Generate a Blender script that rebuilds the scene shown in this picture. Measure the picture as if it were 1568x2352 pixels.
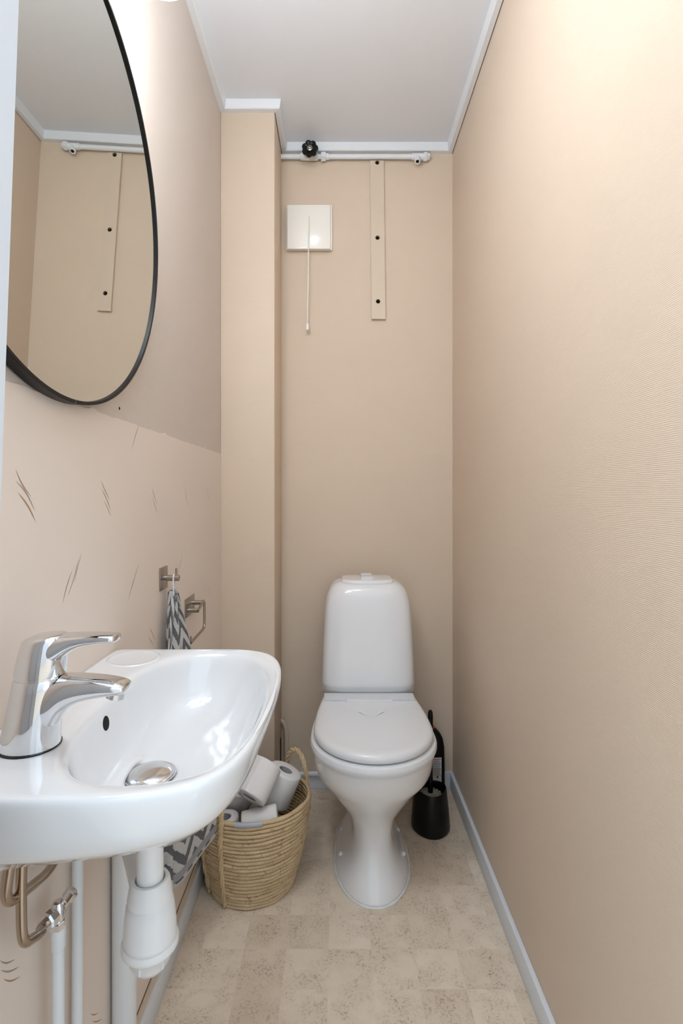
import bpy, bmesh, math, random
from mathutils import Vector, Matrix
random.seed(7)
for o in list(bpy.data.objects): bpy.data.objects.remove(o)
S = bpy.context.scene
COL = S.collection
PI = math.pi

# ------------------------------------------------------------------ camera, world, exposure
EYE = 1.12
cam_d = bpy.data.cameras.new('camera'); cam = bpy.data.objects.new('camera', cam_d); COL.objects.link(cam)
cam.location = (0, 0, EYE); cam.rotation_euler = (PI/2, 0, 0)
cam_d.sensor_fit = 'VERTICAL'; cam_d.sensor_height = 36; cam_d.sensor_width = 24
cam_d.lens = 1202/2352*36
cam_d.shift_x = 6/2352; cam_d.shift_y = -41/2352
cam_d.clip_start = 0.02
S.camera = cam
W = bpy.data.worlds.new('world'); S.world = W; W.use_nodes = True
bg = W.node_tree.nodes['Background']; bg.inputs[0].default_value = (0.80, 0.91, 1.0, 1); bg.inputs[1].default_value = 1.1
S.view_settings.view_transform = 'Standard'; S.view_settings.look = 'None'
S.view_settings.exposure = 0.85; S.view_settings.gamma = 1.0; S.view_settings.use_curve_mapping = False
LAMP_STRENGTH = 20.0; FILL_STRENGTH = 11.5

# ------------------------------------------------------------------ room numbers (metres)
XL, XR, YB, YF = -0.403, 0.434, 2.0, 0.39
XC, YC = -0.219, 1.784          # boxed-in column: right side, front
ZC = 2.45

# ------------------------------------------------------------------ material helpers
def lin(c):
    return tuple((v/12.92 if v <= .04045 else ((v+.055)/1.055)**2.4) for v in [x/255 for x in c])
def mat(name, rgb, rough=.5, metal=0., coat=0., spec=.5, emit=None, es=0.):
    m = bpy.data.materials.new(name); m.use_nodes = True
    b = m.node_tree.nodes['Principled BSDF']
    b.inputs['Base Color'].default_value = (*lin(rgb), 1)
    b.inputs['Roughness'].default_value = rough; b.inputs['Metallic'].default_value = metal
    b.inputs['Coat Weight'].default_value = coat; b.inputs['Coat Roughness'].default_value = .04
    b.inputs['Specular IOR Level'].default_value = spec
    if emit: b.inputs['Emission Color'].default_value = (*emit, 1); b.inputs['Emission Strength'].default_value = es
    return m
class NT:
    def __init__(s, m): s.t = m.node_tree; s.b = s.t.nodes['Principled BSDF']
    def n(s, typ, **kw):
        nd = s.t.nodes.new(typ)
        for k, v in kw.items():
            if k.startswith('_'): setattr(nd, k[1:], v)
            else: nd.inputs[k.replace('__', ' ')].default_value = v
        return nd
    def l(s, a, b): s.t.links.new(a, b)
    def math(s, op, a, b=None, c=None):
        nd = s.t.nodes.new('ShaderNodeMath'); nd.operation = op
        for i, v in enumerate((a, b, c)):
            if v is None: continue
            if isinstance(v, (int, float)): nd.inputs[i].default_value = v
            else: s.l(v, nd.inputs[i])
        return nd.outputs[0]
    def ramp(s, fac, stops, interp='LINEAR'):
        nd = s.t.nodes.new('ShaderNodeValToRGB'); s.l(fac, nd.inputs[0]); e = nd.color_ramp.elements
        nd.color_ramp.interpolation = interp
        while len(e) < len(stops): e.new(.5)
        for el, (p, c) in zip(e, stops): el.position = p; el.color = (*c, 1)
        return nd.outputs[0]
    def bump(s, h, strength=.3, dist=.001):
        nd = s.n('ShaderNodeBump', Strength=strength, Distance=dist); s.l(h, nd.inputs['Height']); s.l(nd.outputs[0], s.b.inputs['Normal'])
    def obj(s): return s.n('ShaderNodeTexCoord').outputs['Object']
    def noise(s, vec, scale, detail=2., rough=.5, w=None):
        nd = s.n('ShaderNodeTexNoise', Scale=scale, Detail=detail, Roughness=rough)
        s.l(vec, nd.inputs['Vector']); return nd.outputs['Fac']
    def mix(s, fac, a, b, mode='MIX'):
        nd = s.t.nodes.new('ShaderNodeMix'); nd.data_type = 'RGBA'; nd.blend_type = mode
        for i, v in ((0, fac), (6, a), (7, b)):
            if isinstance(v, (int, float)): nd.inputs[i].default_value = v
            elif isinstance(v, tuple): nd.inputs[i].default_value = (*v, 1)
            else: s.l(v, nd.inputs[i])
        return nd.outputs[2]

def wallpaper(name, rgb, ax, pitch=.0028, strength=.4, rough=.62):
    """beige fibre wallpaper: fine horizontal ribs broken into dots like a weave; ax = horizontal axis of the wall"""
    m = mat(name, rgb, rough); n = NT(m); co = n.obj()
    sp = n.n('ShaderNodeSeparateXYZ'); n.l(co, sp.inputs[0]); h, z = sp.outputs[ax], sp.outputs[2]
    k = 2*PI/pitch
    wob = n.math('MULTIPLY', n.math('SUBTRACT', n.noise(co, 110, 3), .5), 4.5)
    a = n.math('SINE', n.math('ADD', n.math('MULTIPLY', z, k), wob))
    b = n.math('SINE', n.math('ADD', n.math('MULTIPLY', n.math('ADD', h, n.math('MULTIPLY', z, .5)), k*.8), n.math('MULTIPLY', wob, 1.5)))
    hgt = n.math('ADD', n.math('ADD', n.math('MULTIPLY', a, .5), n.math('MULTIPLY', n.math('MULTIPLY', a, b), .3)), n.math('MULTIPLY', n.noise(co, 420, 2), .8))
    n.bump(hgt, strength, .0006)
    big = n.noise(co, 3.2, 3)
    c = lin(rgb)
    n.l(n.mix(big, tuple(v*.965 for v in c), tuple(min(1, v*1.03) for v in c)), n.b.inputs['Base Color'])
    return m
M = {}
M['wp_left'] = wallpaper('wallpaper_left', (212, 200, 190), 1)
M['wp_right'] = wallpaper('wallpaper_right', (221, 201, 180), 1)
M['wp_back'] = wallpaper('wallpaper_back', (220, 200, 178), 0, strength=.25)
def smooth_panel():
    m = mat('smooth_wallpaper', (232, 218, 206), .5); n = NT(m); co = n.obj()
    n.bump(n.noise(co, 260, 4), .16, .0008)
    big = n.noise(co, 2.5, 3); c = lin((232, 218, 206))
    n.l(n.mix(big, tuple(v*.96 for v in c), tuple(min(1, v*1.03) for v in c)), n.b.inputs['Base Color'])
    return m
M['panel'] = smooth_panel()
def painted(name, rgb, rough=.45, sc=90, st=.12):
    m = mat(name, rgb, rough); n = NT(m); n.bump(n.noise(n.obj(), sc, 4), st, .002); return m
M['ceil'] = painted('ceiling_paint', (233, 236, 242), .7, 55, .22)
M['trim'] = painted('white_gloss_paint', (232, 235, 239), .35, 70, .1)
M['base'] = painted('white_baseboard_paint', (226, 230, 236), .35, 70, .06)
M['pipe'] = painted('white_pipe_paint', (230, 233, 236), .3, 120, .25)
M['jamb'] = painted('white_jamb_paint', (214, 219, 226), .45, 40, .04)
M['beige_paint'] = painted('beige_paint', (217, 199, 177), .45, 200, .1)
M['ceramic'] = mat('white_ceramic', (240, 240, 241), .14, coat=.5)
M['basin_ceramic'] = mat('basin_ceramic', (228, 229, 231), .1, coat=.6)
M['seat'] = mat('white_seat_plastic', (233, 234, 236), .22, coat=.2)
M['plastic'] = mat('white_plastic', (236, 237, 238), .28)
M['vent'] = mat('cream_plastic', (247, 243, 234), .22, coat=.4)
M['black'] = mat('black_plastic', (6, 6, 7), .33, spec=.3)
M['hole'] = mat('dark_hole', (12, 10, 9), .9)
M['blackframe'] = mat('black_metal', (8, 8, 9), .4, spec=.3)
M['mirror'] = mat('mirror_glass', (226, 228, 224), .0, metal=1.)
M['chrome'] = mat('chrome', (225, 226, 228), .05, metal=1.)
M['satin'] = mat('satin_chrome', (222, 223, 224), .16, metal=1.)
M['brown_chrome'] = mat('brownish_chrome_tube', (176, 158, 140), .18, metal=1.)
M['caulk'] = painted('caulk', (228, 228, 224), .5, 150, .3)
M['stroke'] = mat('wallpaper_stroke_brown', (176, 136, 108), .6)
M['stroke_g'] = mat('wallpaper_stroke_grey', (160, 148, 136), .6)
M['globe'] = mat('lamp_glass', (255, 245, 225), .3, emit=(.88, .94, 1.0), es=LAMP_STRENGTH)
M['fill_dome'] = mat('added_fill_glass', (255, 250, 240), .3, emit=(.82, .92, 1.0), es=FILL_STRENGTH)
M['red'] = mat('red_plastic', (205, 45, 25), .35)
M['clear'] = mat('pale_plastic', (176, 160, 142), .25)
M['label'] = mat('bottle_label', (205, 202, 200), .4)
M['print_red'] = mat('label_print_red', (190, 120, 112), .4)
M['print_grey'] = mat('label_print_grey', (140, 140, 148), .4)
M['bristle'] = mat('bristle', (150, 148, 138), .7)
M['crate'] = mat('grey_plastic_film', (128, 134, 142), .35)
M['gap'] = mat('dark_gap', (70, 48, 36), .9)
M['lip'] = mat('light_hole_lip', (205, 182, 158), .6)
def brushed():
    m = mat('brushed_steel', (168, 160, 152), .3, metal=1.); n = NT(m); co = n.obj()
    mp = n.n('ShaderNodeMapping'); mp.inputs['Scale'].default_value = (900, 40, 900); n.l(co, mp.inputs[0]); n.bump(n.noise(mp.outputs[0], 1, 2), .05, .0005); return m
M['steel'] = brushed()
def cork():
    m = mat('cork_floor', (200, 180, 158), .42); n = NT(m)
    geo = n.n('ShaderNodeNewGeometry').outputs['Position']
    oi = n.n('ShaderNodeObjectInfo').outputs['Random']
    off = n.n('ShaderNodeVectorMath', _operation='ADD'); n.l(geo, off.inputs[0])
    cm = n.n('ShaderNodeCombineXYZ'); n.l(n.math('MULTIPLY', oi, 37.), cm.inputs[2]); n.l(cm.outputs[0], off.inputs[1]); v = off.outputs[0]
    base = n.ramp(oi, [(0, lin((231, 214, 193))), (.12, lin((234, 218, 197))), (.3, lin((239, 223, 203))), (1, lin((243, 228, 209)))])
    cl = n.noise(v, 9, 4, .6)
    base = n.mix(n.math('MULTIPLY', n.math('POWER', cl, 2.), .55), base, lin((198, 176, 150)))
    warp = n.n('ShaderNodeTexNoise', Scale=45., Detail=2.); n.l(v, warp.inputs['Vector'])
    wv = n.n('ShaderNodeVectorMath', _operation='MULTIPLY_ADD'); n.l(warp.outputs['Color'], wv.inputs[0]); wv.inputs[1].default_value = (.03,)*3; n.l(v, wv.inputs[2])
    f1 = n.noise(wv.outputs[0], 95, 3, .55)
    d = n.math('ABSOLUTE', n.math('SUBTRACT', f1, .5))
    def mr(x, a, b):
        nd = n.n('ShaderNodeMapRange'); n.l(x, nd.inputs[0]); nd.inputs[1].default_value = a; nd.inputs[2].default_value = b; return nd.outputs[0]
    dens = mr(n.math('ADD', n.noise(v, 16, 3), n.math('MULTIPLY', oi, -.06)), .35, .60)
    line = mr(d, .032, .008)
    brk = mr(n.noise(v, 130, 2), .44, .58)
    f2 = n.noise(wv.outputs[0], 190, 2, .5); line2 = mr(f2, .60, .70)
    fl = n.math('MAXIMUM', n.math('MULTIPLY', n.math('MULTIPLY', line, brk), n.math('MULTIPLY', dens, .75)), n.math('MULTIPLY', line2, n.math('ADD', n.math('MULTIPLY', dens, .35), .10)))
    base = n.mix(n.math('MULTIPLY', dens, .22), base, lin((190, 168, 144)))
    n.l(n.mix(fl, base, lin((120, 100, 82))), n.b.inputs['Base Color'])
    n.bump(f1, .06, .0006)
    return m
M['cork'] = cork()
def straw():
    m = mat('seagrass', (196, 165, 120), .75); n = NT(m); co = n.obj()
    oi = n.n('ShaderNodeObjectInfo').outputs['Random']
    sp = n.n('ShaderNodeSeparateXYZ'); n.l(co, sp.inputs[0])
    ang = n.math('ARCTAN2', sp.outputs[1], sp.outputs[0])
    tw = n.math('ADD', n.math('MULTIPLY', ang, 95.), n.math('MULTIPLY', sp.outputs[2], 260.))
    st = n.math('SINE', n.math('ADD', tw, n.math('MULTIPLY', n.noise(co, 40, 2), 9)))
    c = n.mix(n.noise(co, 26, 4, .65), lin((190, 160, 120)), lin((234, 213, 176)))
    c = n.mix(n.math('MULTIPLY', n.math('GREATER_THAN', st, .985), .35), c, lin((92, 64, 36)))
    c = n.mix(n.math('MULTIPLY', n.math('GREATER_THAN', n.noise(co, 75, 2), .66), .45), c, lin((120, 88, 52)))
    c = n.mix(n.math('MULTIPLY', oi, .25), c, lin((186, 152, 104)))
    n.l(c, n.b.inputs['Base Color'])
    n.bump(n.math('ADD', n.math('MULTIPLY', st, .10), n.noise(co, 130, 4)), .7, .002)
    return m
M['straw'] = straw()
def paper():
    m = mat('tissue_paper', (236, 233, 231), .85); n = NT(m); co = n.obj()
    v = n.n('ShaderNodeTexVoronoi', Scale=70.); n.l(co, v.inputs['Vector'])
    n.bump(n.math('ADD', n.noise(co, 60, 3), n.math('MULTIPLY', v.outputs['Distance'], .6)), .3, .0012); return m
M['paper'] = paper()
M['tape'] = mat('grey_tape', (178, 184, 190), .45)
M['straw_shade'] = mat('groove_shade', (120, 90, 56), .85)
M['core'] = mat('tissue_core', (170, 168, 168), .9)
def towelmat():
    m = mat('chevron_terry', (210, 208, 206), .95); n = NT(m)
    uv = n.n('ShaderNodeTexCoord').outputs['UV']; sp = n.n('ShaderNodeSeparateXYZ'); n.l(uv, sp.inputs[0])
    co = n.obj()
    u, v = sp.outputs[0], sp.outputs[1]
    tri = n.math('PINGPONG', u, .044)
    ph = n.math('ADD', n.math('ADD', v, n.math('MULTIPLY', tri, 1.0)), n.math('MULTIPLY', n.noise(co, 190, 2), .010))
    fr = n.math('FRACT', n.math('MULTIPLY', ph, 1/.050))
    dark = n.math('GREATER_THAN', fr, .52)
    band = n.math('LESS_THAN', v, .030)                       # woven hem band, no pile
    col = n.mix(dark, lin((214, 212, 210)), lin((92, 92, 97)))
    col = n.mix(n.math('MULTIPLY', n.noise(co, 500, 2), .35), col, lin((150, 148, 146)))
    rib = n.math('SINE', n.math('MULTIPLY', u, 1500.))
    hem = n.mix(n.math('GREATER_THAN', rib, .3), lin((168, 168, 170)), lin((140, 140, 144)))
    edge = n.math('LESS_THAN', v, .006)
    col = n.mix(n.math('MULTIPLY', band, n.math('GREATER_THAN', v, .012)), col, hem)
    col = n.mix(edge, col, lin((224, 224, 222)))
    n.l(col, n.b.inputs['Base Color'])
    n.bump(n.noise(co, 620, 2), .9, .003)
    return m
M['towel'] = towelmat()
M['loop'] = mat('white_cord', (232, 232, 232), .7)

# ------------------------------------------------------------------ mesh helpers
def mk(name, verts, faces, m, parent=None, smooth=True, sub=0, uv=None):
    me = bpy.data.meshes.new(name); me.from_pydata([tuple(v) for v in verts], [], faces)
    bm = bmesh.new(); bm.from_mesh(me); bmesh.ops.recalc_face_normals(bm, faces=bm.faces); bm.to_mesh(me); bm.free()
    if uv:
        ul = me.uv_layers.new(name='UVMap')
        for lp in me.loops: ul.data[lp.index].uv = uv[lp.vertex_index]
    me.materials.append(M[m] if isinstance(m, str) else m)
    if smooth:
        for p in me.polygons: p.use_smooth = True
    return lk(name, me, parent, sub)
def lk(name, me, parent=None, sub=0):
    o = bpy.data.objects.new(name, me); COL.objects.link(o)
    if parent: o.parent = parent
    if sub:
        s = o.modifiers.new('smooth', 'SUBSURF'); s.levels = sub; s.render_levels = sub
    return o
def autosmooth(o, deg=35):
    for p in o.data.polygons: p.use_smooth = True
    o.data.set_sharp_from_angle(angle=math.radians(deg)); return o
def empty(name, loc=(0, 0, 0), rot=(0, 0, 0)):
    o = bpy.data.objects.new(name, None); COL.objects.link(o); o.location = loc; o.rotation_euler = rot
    o.empty_display_size = .05; return o
def tag(o, label=None, cat=None, group=None, kind=None):
    if label: o['label'] = label
    if cat: o['category'] = cat
    if group: o['group'] = group
    if kind: o['kind'] = kind
    return o
def loft(rings, cap0=True, cap1=True, closed=True):
    n = len(rings[0]); v = [p for r in rings for p in r]; f = []
    for i in range(len(rings)-1):
        for j in range(n if closed else n-1):
            k = (j+1) % n; f.append((i*n+j, i*n+k, (i+1)*n+k, (i+1)*n+j))
    if cap0: f.append(tuple(range(n))[::-1])
    if cap1: f.append(tuple(range((len(rings)-1)*n, len(rings)*n)))
    return v, f
def box(name, lo, hi, m, parent=None, bev=0., seg=2):
    bm = bmesh.new(); bmesh.ops.create_cube(bm, size=1)
    for v in bm.verts: v.co = Vector([(lo[i]+hi[i])/2 + v.co[i]*(hi[i]-lo[i]) for i in range(3)])
    if bev: bmesh.ops.bevel(bm, geom=bm.edges[:], offset=bev, segments=seg, affect='EDGES', profile=.5)
    me = bpy.data.meshes.new(name); bm.to_mesh(me); bm.free(); me.materials.append(M[m])
    o = lk(name, me, parent)
    return autosmooth(o, 30) if bev else o
def frames(pts, closed=False):
    pts = [Vector(p) for p in pts]; n = len(pts); T = []
    for i in range(n):
        a = pts[(i-1) % n] if (closed or i > 0) else pts[i]; b = pts[(i+1) % n] if (closed or i < n-1) else pts[i]
        T.append((b-a).normalized())
    up = Vector((0, 0, 1)) if abs(T[0].z) < .9 else Vector((1, 0, 0))
    N = (up - T[0]*up.dot(T[0])).normalized(); out = []
    for i in range(n):
        if i:
            q = T[i-1].rotation_difference(T[i]); N = q @ N; N = (N - T[i]*N.dot(T[i])).normalized()
        out.append((pts[i], T[i], N, T[i].cross(N)))
    return out
def tube_geo(pts, r, seg=12, flat=1.):
    fr = frames(pts); rings = []
    for i, (p, t, n, b) in enumerate(fr):
        rr = r[i] if isinstance(r, (list, tuple)) else r
        rings.append([p + n*math.cos(2*PI*k/seg)*rr + b*math.sin(2*PI*k/seg)*rr*flat for k in range(seg)])
    return loft(rings)
def tube(name, pts, r, m, parent=None, seg=14, flat=1.):
    v, f = tube_geo(pts, r, seg, flat); o = mk(name, v, f, m, parent); return autosmooth(o, 50)
def smooth_path(pts, n=8, closed=False):
    """Catmull-Rom through pts"""
    P = [Vector(p) for p in pts]; out = []; L = len(P)
    for i in range(L if closed else L-1):
        g = (lambda k: P[k % L]) if closed else (lambda k: P[min(max(k, 0), L-1)])
        p0, p1, p2, p3 = g(i-1), g(i), g(i+1), g(i+2)
        for k in range(n):
            t = k/n; out.append(.5*((2*p1)+(p2-p0)*t+(2*p0-5*p1+4*p2-p3)*t*t+(3*p1-p0-3*p2+p3)*t**3))
    if not closed: out.append(P[-1])
    return out
def lathe(name, prof, m, parent=None, seg=40, axis=((0, 0, 0), (0, 0, 1)), deg=40, cap=True):
    """prof: list of (r, h) along the axis"""
    o, a = Vector(axis[0]), Vector(axis[1]).normalized()
    q = Vector((0, 0, 1)).rotation_difference(a)
    rings = [[o + q @ Vector((r*math.cos(2*PI*k/seg), r*math.sin(2*PI*k/seg), h)) for k in range(seg)] for r, h in prof]
    v, f = loft(rings, cap and prof[0][0] > 1e-5, cap and prof[-1][0] > 1e-5)
    ob = mk(name, v, f, m, parent)
    bm = bmesh.new(); bm.from_mesh(ob.data); bmesh.ops.remove_doubles(bm, verts=bm.verts, dist=1e-6); bm.to_mesh(ob.data); bm.free()
    return autosmooth(ob, deg)
def prism(name, poly, z0, z1, m, parent=None, bev=0., smooth=True):
    """poly: xy outline; rounded top and bottom edges if bev"""
    cx = sum(p[0] for p in poly)/len(poly); cy = sum(p[1] for p in poly)/len(poly)
    def inset(d):
        n = len(poly); out = []
        for i in range(n):
            a, b = Vector(poly[i-1]), Vector(poly[(i+1) % n]); t = (b-a).normalized(); nn = Vector((t.y, -t.x))
            p = Vector(poly[i])
            if nn.dot(p-Vector((cx, cy))) < 0: nn = -nn
            out.append(p - nn*d)
        return out
    if bev:
        lv = [(bev, z0), (bev*.3, z0+bev*.3), (0, z0+bev), (0, z1-bev), (bev*.3, z1-bev*.3), (bev, z1)]
    else: lv = [(0, z0), (0, z1)]
    rings = [[(p[0], p[1], z) for p in (inset(d) if d else poly)] for d, z in lv]
    v, f = loft(rings); o = mk(name, v, f, m, parent); return autosmooth(o, 40)
def W2(px, py, d): return Vector(((px-778)/1202*d, d, EYE-(py-1135)/1202*d))
def WL(px, py, x): return W2(px, py, x*1202/(px-778))      # a point on the plane x = const

# ------------------------------------------------------------------ setting
def struct(o): o['kind'] = 'structure'; return o
floor = struct(box('floor', (XL-.1, YF-.5, -.05), (XR+.1, YB+.1, -.003), 'cork'))
# cork tiles: a 10 cm module, some double or half
cells = {}; ts = .1045; nx = 9; ny = 16
x0t, y0t = XL-.04, YB-ny*ts+.02
meshes = {}
done = set()
for j in range(ny):
    for i in range(nx):
        if (i, j) in done: continue
        w = h = 1; r = random.random()
        if r < .22 and i+1 < nx and (i+1, j) not in done: w = 2; done.add((i+1, j))
        elif r < .40 and j+1 < ny: h = 2; done.add((i, j+1))
        if (i, j+1) in done and h == 1 and False: pass
        x, y = x0t+i*ts, y0t+j*ts
        xa, xb = max(x, XL), min(x+w*ts, XR); ya, yb = max(y, YF), min(y+h*ts, YB)
        if xb-xa < .004 or yb-ya < .004: continue
        g = .00004
        box('tile', (xa+g, ya+g, -.003), (xb-g, yb-g, 0), 'cork', floor)
ceiling = struct(box('ceiling', (XL-.1, YF-.1, ZC), (XR+.1, YB+.1, ZC+.05), 'ceil'))
wl = struct(box('wall_left', (XL-.1, YF-.11, -.05), (XL, YB+.1, ZC), 'wp_left'))
wr = struct(box('wall_right', (XR, YF-.11, -.05), (XR+.1, YB+.1, ZC), 'wp_right'))
wb = struct(box('wall_back', (XL, YB, -.05), (XR, YB+.1, ZC), 'wp_back'))
# boxed-in column, with a notch low on its right side where a pipe enters
colm = struct(box('wall_column', (XL, YC, 0), (XC, YB, ZC), 'wp_back', None, .003))
# front wall with the doorway the camera looks through
DJ = (-.262, .405)
fw = struct(empty('wall_front', (0, YF-.1, 0)))
def ch(o, p):
    o.parent = p; o.matrix_parent_inverse = p.matrix_basis.inverted(); return o
ch(box('masonry', (XL, YF-.1, 0), (DJ[0]-.05, YF, ZC), 'jamb'), fw)
ch(box('masonry', (DJ[1]+.01, YF-.1, 0), (XR, YF, ZC), 'jamb'), fw)
ch(box('lintel', (DJ[0]-.05, YF-.1, 2.08), (DJ[1]+.01, YF, ZC), 'jamb'), fw)
d1 = struct(empty('door_1', (0, YF-.1, 0)))
zt = 2.08
def leanx(z): return -.2435 + (z-1.488)*.036
jv = []
for z in (0, .7, 1.4, zt):
    a = leanx(z)
    jv.append([(DJ[0]-.05, YF-.115, z), (a, YF-.115, z), (a, YF+.008, z), (a-.006, YF+.012, z), (DJ[0]-.05, YF+.012, z)])
v, f = loft(jv); jb = mk('jamb', v, f, 'jamb', None, False); ch(jb, d1)
ch(box('jamb', (DJ[1]-.02, YF-.115, 0), (DJ[1]+.01, YF+.012, zt), 'jamb'), d1)
ch(box('header', (DJ[0]+.04, YF-.115, zt-.03), (DJ[1]-.02, YF+.012, zt), 'jamb'), d1)
ch(box('threshold', (DJ[0]-.03, YF-.115, -.003), (DJ[1]-.02, YF+.005, .012), 'jamb', None, .003), d1)
# hall beyond the doorway (behind the camera): floor and far wall
struct(box('floor_hall', (-2.2, -1.9, -.05), (2.2, YF-.5, -.003), 'cork'))
struct(box('wall_hall', (-2.2, -2.0, -.05), (2.2, -1.9, 2.45), 'jamb'))

# lower smooth wallpaper sheet on the left wall with ragged top edge and feather strokes
zp = 1.257; pv = []; N = 90
ys = [YF + (YC-YF)*i/N for i in range(N+1)]
for x in (XL-.002, XL+.0016):
    for i, y in enumerate(ys): pv.append((x, y, .045))
    for i, y in enumerate(ys): pv.append((x, y, zp + random.uniform(-.0012, .0012) + (.004 if i % 23 == 7 else 0)))
n = N+1; pf = []
for i in range(N):
    pf.append((2*n+i, 2*n+i+1, 3*n+i+1, 3*n+i)); pf.append((n+i, n+i+1, 3*n+i+1, 3*n+i)); pf.append((i, i+1, 2*n+i+1, 2*n+i))
lower = mk('lower_wallpaper', pv, pf, 'panel', wl, False)
lower['label'] = 'smooth pale wallpaper sheet with brushed feather strokes'
def stroke(p0, p1, bow, wid, m):
    """thin tapered brush stroke printed on the sheet; p = (pixel x, pixel y) on the wall"""
    a, b = WL(*p0, XL+.0019), WL(*p1, XL+.0019); t = (b-a).normalized(); nn = Vector((0, t.z, -t.y)); n = 12; L = []; R = []
    for i in range(n+1):
        s = i/n; c = a.lerp(b, s)+nn*bow*math.sin(PI*s); w = wid*(math.sin(PI*s)**.8+.05)
        L.append(c+nn*w); R.append(c-nn*w)
    mk('brush_stroke', L+R, [(i, i+1, n+2+i, n+1+i) for i in range(n)], m, wl, False)
for (p0, p1, bow, w, m) in [
    ((36, 1078), (73, 1142), .003, .0009, 'stroke'), ((36, 1104), (79, 1172), -.004, .0009, 'stroke_g'), ((41, 1131), (82, 1199), -.003, .0011, 'stroke'),
    ((232, 1104), (252, 1148), .001, .0007, 'stroke'), ((233, 1122), (255, 1174), -.002, .0007, 'stroke_g'), ((240, 1150), (255, 1185), 0, .0006, 'stroke'),
    ((347, 1118), (361, 1160), -.001, .0006, 'stroke_g'), ((349, 1138), (362, 1180), .001, .0006, 'stroke'),
    ((187, 1273), (171, 1340), .002, .0007, 'stroke'), ((180, 1284), (155, 1370), -.003, .0007, 'stroke_g'), ((166, 1310), (144, 1386), .002, .0008, 'stroke'),
    ((320, 1292), (303, 1352), .002, .0006, 'stroke_g'), ((312, 1318), (294, 1382), .002, .0006, 'stroke'),
    ((424, 1120), (431, 1162), 0, .0006, 'stroke'), ((420, 1270), (408, 1320), 0, .0006, 'stroke'),
    ((343, 1440), (357, 1470), 0, .0007, 'stroke'), ((341, 1462), (352, 1482), 0, .0007, 'stroke_g'),
    ((320, 975), (303, 1032), .002, .0007, 'stroke'), ((474, 1118), (480, 1150), 0, .0006, 'stroke'), ((478, 1345), (483, 1375), 0, .0006, 'stroke'),
    ((0, 2206), (35, 2203), .003, .0008, 'stroke_g'), ((2, 2228), (44, 2220), .003, .0008, 'stroke_g'), ((8, 2248), (46, 2243), .003, .0008, 'stroke'),
    ((208, 2328), (226, 2326), .002, .0007, 'stroke'), ((212, 2345), (234, 2340), .002, .0007, 'stroke')]:
    stroke(p0, p1, bow, w, m)
# nail hole beside the mirror
hp = WL(274, 938, XL)
lathe('nail_hole', [(0, .0006), (.0025, .0006), (.003, 0)], 'hole', wl, 12, (hp, (1, 0, 0)))

# ceiling trims (30 mm high, 20 mm deep), mitred
TB, TP = 2.42, .02
def trim_run(name, a, b, na, nb, g=0.0):
    """a, b: wall points (xy); na, nb: mitre offset directions for a unit of depth"""
    prof = [(g, TB), (TP*.86, TB+.001), (TP, TB+.004), (TP+.004, ZC), (g, ZC)]
    rings = [[(p[0]+nn[0]*d, p[1]+nn[1]*d, z) for d, z in prof] for p, nn in ((a, na), (b, nb))]
    v, f = loft(rings); return struct(mk(name, v, f, 'trim', None, False))
trim_run('trim_1', (XL, YF), (XL, YC), (1, 0), (1, -1), .0)
trim_run('trim_2', (XL, YC), (XC, YC), (1, -1), (1, -1))
trim_run('trim_3', (XC, YC), (XC, YB), (1, -1), (1, -1), .002)
trim_run('trim_4', (XC, YB), (XR, YB), (1, -1), (-1, -1))
trim_run('trim_5', (XR, YB), (XR, YF), (-1, -1), (-1, 0), .0028)
# baseboards
BH, BT = .063, .012
def baseboard(name, poly_lo_hi):
    return struct(box(name, *poly_lo_hi, 'base', None, .002))
baseboard('baseboard_right', ((XR-BT, YF+.012, 0), (XR, YB-BT, BH)))
baseboard('baseboard_back', ((XC+.006, YB-BT, 0), (XR, YB, BH)))
baseboard('baseboard_left', ((XL, YF+.012, 0), (XL+BT, YC-BT, BH)))
baseboard('baseboard_column', ((XL+BT, YC-BT, 0), (XC, YC, BH)))
# loose strip above the left baseboard with a dark crack over it
bl = bpy.data.objects['baseboard_left']
box('cap_strip', (XL, YF+.012, BH), (XL+.006, YC-BT, BH+.022), 'beige_paint', bl)
box('crack', (XL, YF+.012, BH+.022), (XL+.0024, YC-BT, BH+.0245), 'gap', bl)

# ------------------------------------------------------------------ basin
CX, CY = -.235, .715            # ray centre
def poly_arc(cx, cy, r, a0, a1, n=10): return [(cx+r*math.cos(a0+(a1-a0)*i/n), cy+r*math.sin(a0+(a1-a0)*i/n)) for i in range(n+1)]
def ray(poly, c, ang):
    d = (math.cos(ang), math.sin(ang)); best = None; n = len(poly)
    for i in range(n):
        (x1, y1), (x2, y2) = poly[i], poly[(i+1) % n]; ex, ey = x2-x1, y2-y1
        den = d[0]*ey-d[1]*ex
        if abs(den) < 1e-12: continue
        t = ((x1-c[0])*ey-(y1-c[1])*ex)/den; u = ((x1-c[0])*d[1]-(y1-c[1])*d[0])/den
        if t > 0 and -1e-6 <= u <= 1+1e-6 and (best is None or t > best): best = t
    return best
outer = [Vector((*p, 0)) for p in [(-.401, .478), (-.30, .475), (-.21, .478), (-.168, .487), (-.137, .502), (-.113, .53), (-.097, .58), (-.090, .655), (-.087, .73), (-.088, .80), (-.097, .868), (-.118, .915), (-.152, .938), (-.20, .945), (-.30, .945), (-.401, .945)]]
outer = [(p.x, p.y) for p in smooth_path(outer, 6)]
inner = [Vector((*p, 0)) for p in [(-.318, .735), (-.315, .66), (-.307, .60), (-.288, .555), (-.257, .522), (-.215, .513), (-.172, .52), (-.134, .545), (-.113, .593), (-.104, .665), (-.105, .755), (-.122, .845), (-.16, .905), (-.205, .923), (-.25, .916), (-.285, .885), (-.308, .83), (-.316, .78)]]
inner = [(p.x, p.y) for p in smooth_path(inner, 5, True)]
NS = 96
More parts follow.
